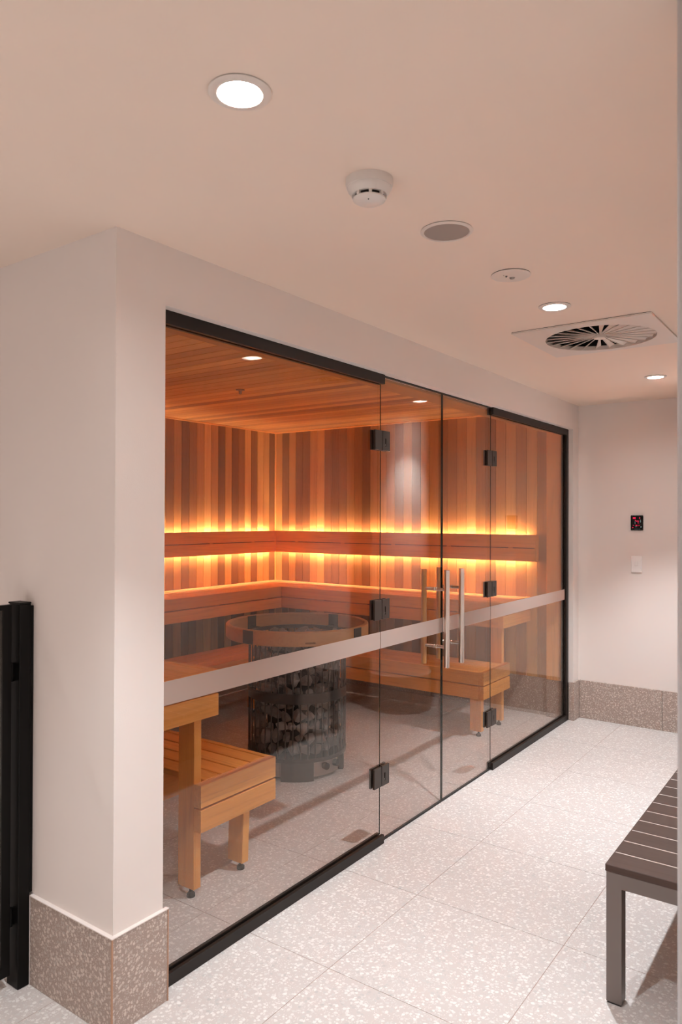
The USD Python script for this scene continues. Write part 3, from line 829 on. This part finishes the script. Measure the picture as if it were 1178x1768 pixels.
# ------------------------------------------------------------------ end wall fittings
d = thing("touch_panel", (XE, 1.391, 1.505), "small black touch panel with glowing red symbols on the end wall", "control panel")
obj("body", cb(XE - 0.012, XE - 0.0002, 1.347, 1.435, 1.450, 1.561, 0.003), "panel_black", d)
xi = XE - 0.0124
for (dy, dz, w0, h0, m_) in ((0.018, 0.036, 0.020, 0.012, "icon_red"), (-0.020, 0.036, 0.005, 0.014, "icon_red"), (0.010, 0.020, 0.005, 0.008, "icon_red"), (-0.004, 0.014, 0.022, 0.006, "icon_red"),
                             (-0.010, 0.001, 0.006, 0.008, "icon_red"), (0.002, -0.017, 0.013, 0.007, "icon_red"), (0.024, -0.017, 0.006, 0.004, "icon_red"), (0.028, -0.034, 0.008, 0.007, "icon_red"), (-0.016, -0.018, 0.007, 0.004, "icon_red"),
                             (0.012, 0.004, 0.004, 0.020, "icon_grey"), (-0.026, 0.014, 0.006, 0.020, "icon_grey"), (0.004, -0.028, 0.012, 0.005, "icon_grey"), (-0.030, -0.028, 0.008, 0.010, "icon_grey"), (-0.006, -0.045, 0.04, 0.0015, "icon_grey")):
    obj("symbol", bx(xi, xi + 0.0006, 1.391 + dy - w0 / 2, 1.391 + dy + w0 / 2, 1.505 + dz - h0 / 2, 1.505 + dz + h0 / 2), m_, d)
d = thing("light_switch", (XE, 1.394, 1.2), "white light switch below the black touch panel", "switch")
obj("plate", cb(XE - 0.012, XE - 0.0002, 1.356, 1.432, 1.139, 1.262, 0.0035), "switch_white", d)
obj("rocker", cb(XE - 0.017, XE - 0.0115, 1.383, 1.407, 1.188, 1.222, 0.0025), "switch_white", d)

# ------------------------------------------------------------------ slatted bench in the hall
BX0, BX1, BY0, BY1, BT = 2.398, 4.275, 0.285, 0.683, 0.440
d = thing("slatted_bench", ((BX0 + BX1) / 2, (BY0 + BY1) / 2, 0), "low bench of dark brown slats on a grey steel frame", "bench")
n = 18
p = (BX1 - BX0) / n
for i in range(n):
    obj("slat", cb(BX0 + i * p + (0 if i == 0 else 0.0028), BX0 + (i + 1) * p - 0.0028, BY0, BY1, BT - 0.024, BT, 0.002), "bench_slat_wood", d)
zf = BT - 0.0245
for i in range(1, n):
    obj("bright_gap_strip", bx(BX0 + i * p - 0.0027, BX0 + i * p + 0.0027, BY0 + 0.004, BY1 - 0.004, BT - 0.024, BT - 0.0004), "gap_strip_pale", d)  # pale strips added to paint the bright lines between slats
obj("rail", cat(cb(BX0 + 0.050, BX1 - 0.050, BY1 - 0.049, BY1 - 0.004, zf - 0.046, zf, 0.0015), cb(BX0 + 0.050, BX1 - 0.050, BY0 + 0.004, BY0 + 0.049, zf - 0.046, zf, 0.0015)), "bench_steel", d)
obj("end_rail", bx(BX0 + 0.003, BX0 + 0.050, BY0 + 0.05, BY1 - 0.05, zf - 0.046, zf), "bench_steel", d)
obj("end_rail", bx(BX1 - 0.050, BX1 - 0.003, BY0 + 0.05, BY1 - 0.05, zf - 0.046, zf), "bench_steel", d)
for x0 in (BX0 + 0.003, BX1 - 0.050):
    for y0 in (BY1 - 0.050, BY0 + 0.003):
        lp = obj("leg", bx(x0, x0 + 0.047, y0, y0 + 0.047, 0.006, zf), "bench_steel", d)
        obj("foot", bx(x0 + 0.002, x0 + 0.045, y0 + 0.002, y0 + 0.045, 0, 0.006), "rubber", lp)

# ------------------------------------------------------------------ black gate at the left
d = thing("gate_post", (1.36, 2.28, 0), "square black metal gate post fixed beside the white corner", "post")
obj("post", cb(1.333, XP - 0.0125, 2.246, 2.312, 0, 1.252, 0.002), "black_metal", d)
obj("cap", cb(1.331, XP - 0.012, 2.2445, 2.3135, 1.252, 1.258, 0.0015), "black_metal", d)
obj("wall_plate", cb(XP - 0.012, XP - 0.0005, 2.250, 2.312, 0.30, 1.245, 0.001), "black_metal", d)
d = thing("glass_gate", (0.85, 2.28, 0), "black framed glass gate panel at the left edge", "gate")
fr = sbox(0.36, 0.048, 1.3185, 1.252).difference(sbox(0.39, 0.082, 1.289, 1.236))
obj("frame", prism(fr, "y", 2.270, 2.290), "black_metal", d)
obj("pane", bx(0.3905, 1.2885, 2.276, 2.284, 0.0825, 1.2355), "pane_glass", d)
obj("hinge", cat(cyl((1.3255, 2.28, 0.2), (1.3255, 2.28, 0.26), 0.0068, 12), cyl((1.3255, 2.28, 1.0), (1.3255, 2.28, 1.06), 0.0068, 12)), "black_metal", d)
d = thing("gate_post", (0.33, 2.28, 0), "square black metal gate post at the far side of the glass gate", "post")
obj("post", cb(0.28, 0.345, 2.246, 2.312, 0, 1.252, 0.002), "black_metal", d)

# ------------------------------------------------------------------ the lamps' own light
for path, strength, half in SPOTS:
    x, y, z = ORIGIN[path]
    li = UsdLux.SphereLight.Define(stage, path + "/beam")
    li.AddTranslateOp().Set(Gf.Vec3d(0, 0, -0.012))
    li.CreateRadiusAttr(0.022)
    li.CreateIntensityAttr(strength)
    li.CreateColorAttr(Gf.Vec3f(*HALL_COL))
    sh = UsdLux.ShapingAPI.Apply(li.GetPrim())
    sh.CreateShapingConeAngleAttr(half)
    sh.CreateShapingConeSoftnessAttr(0.65)
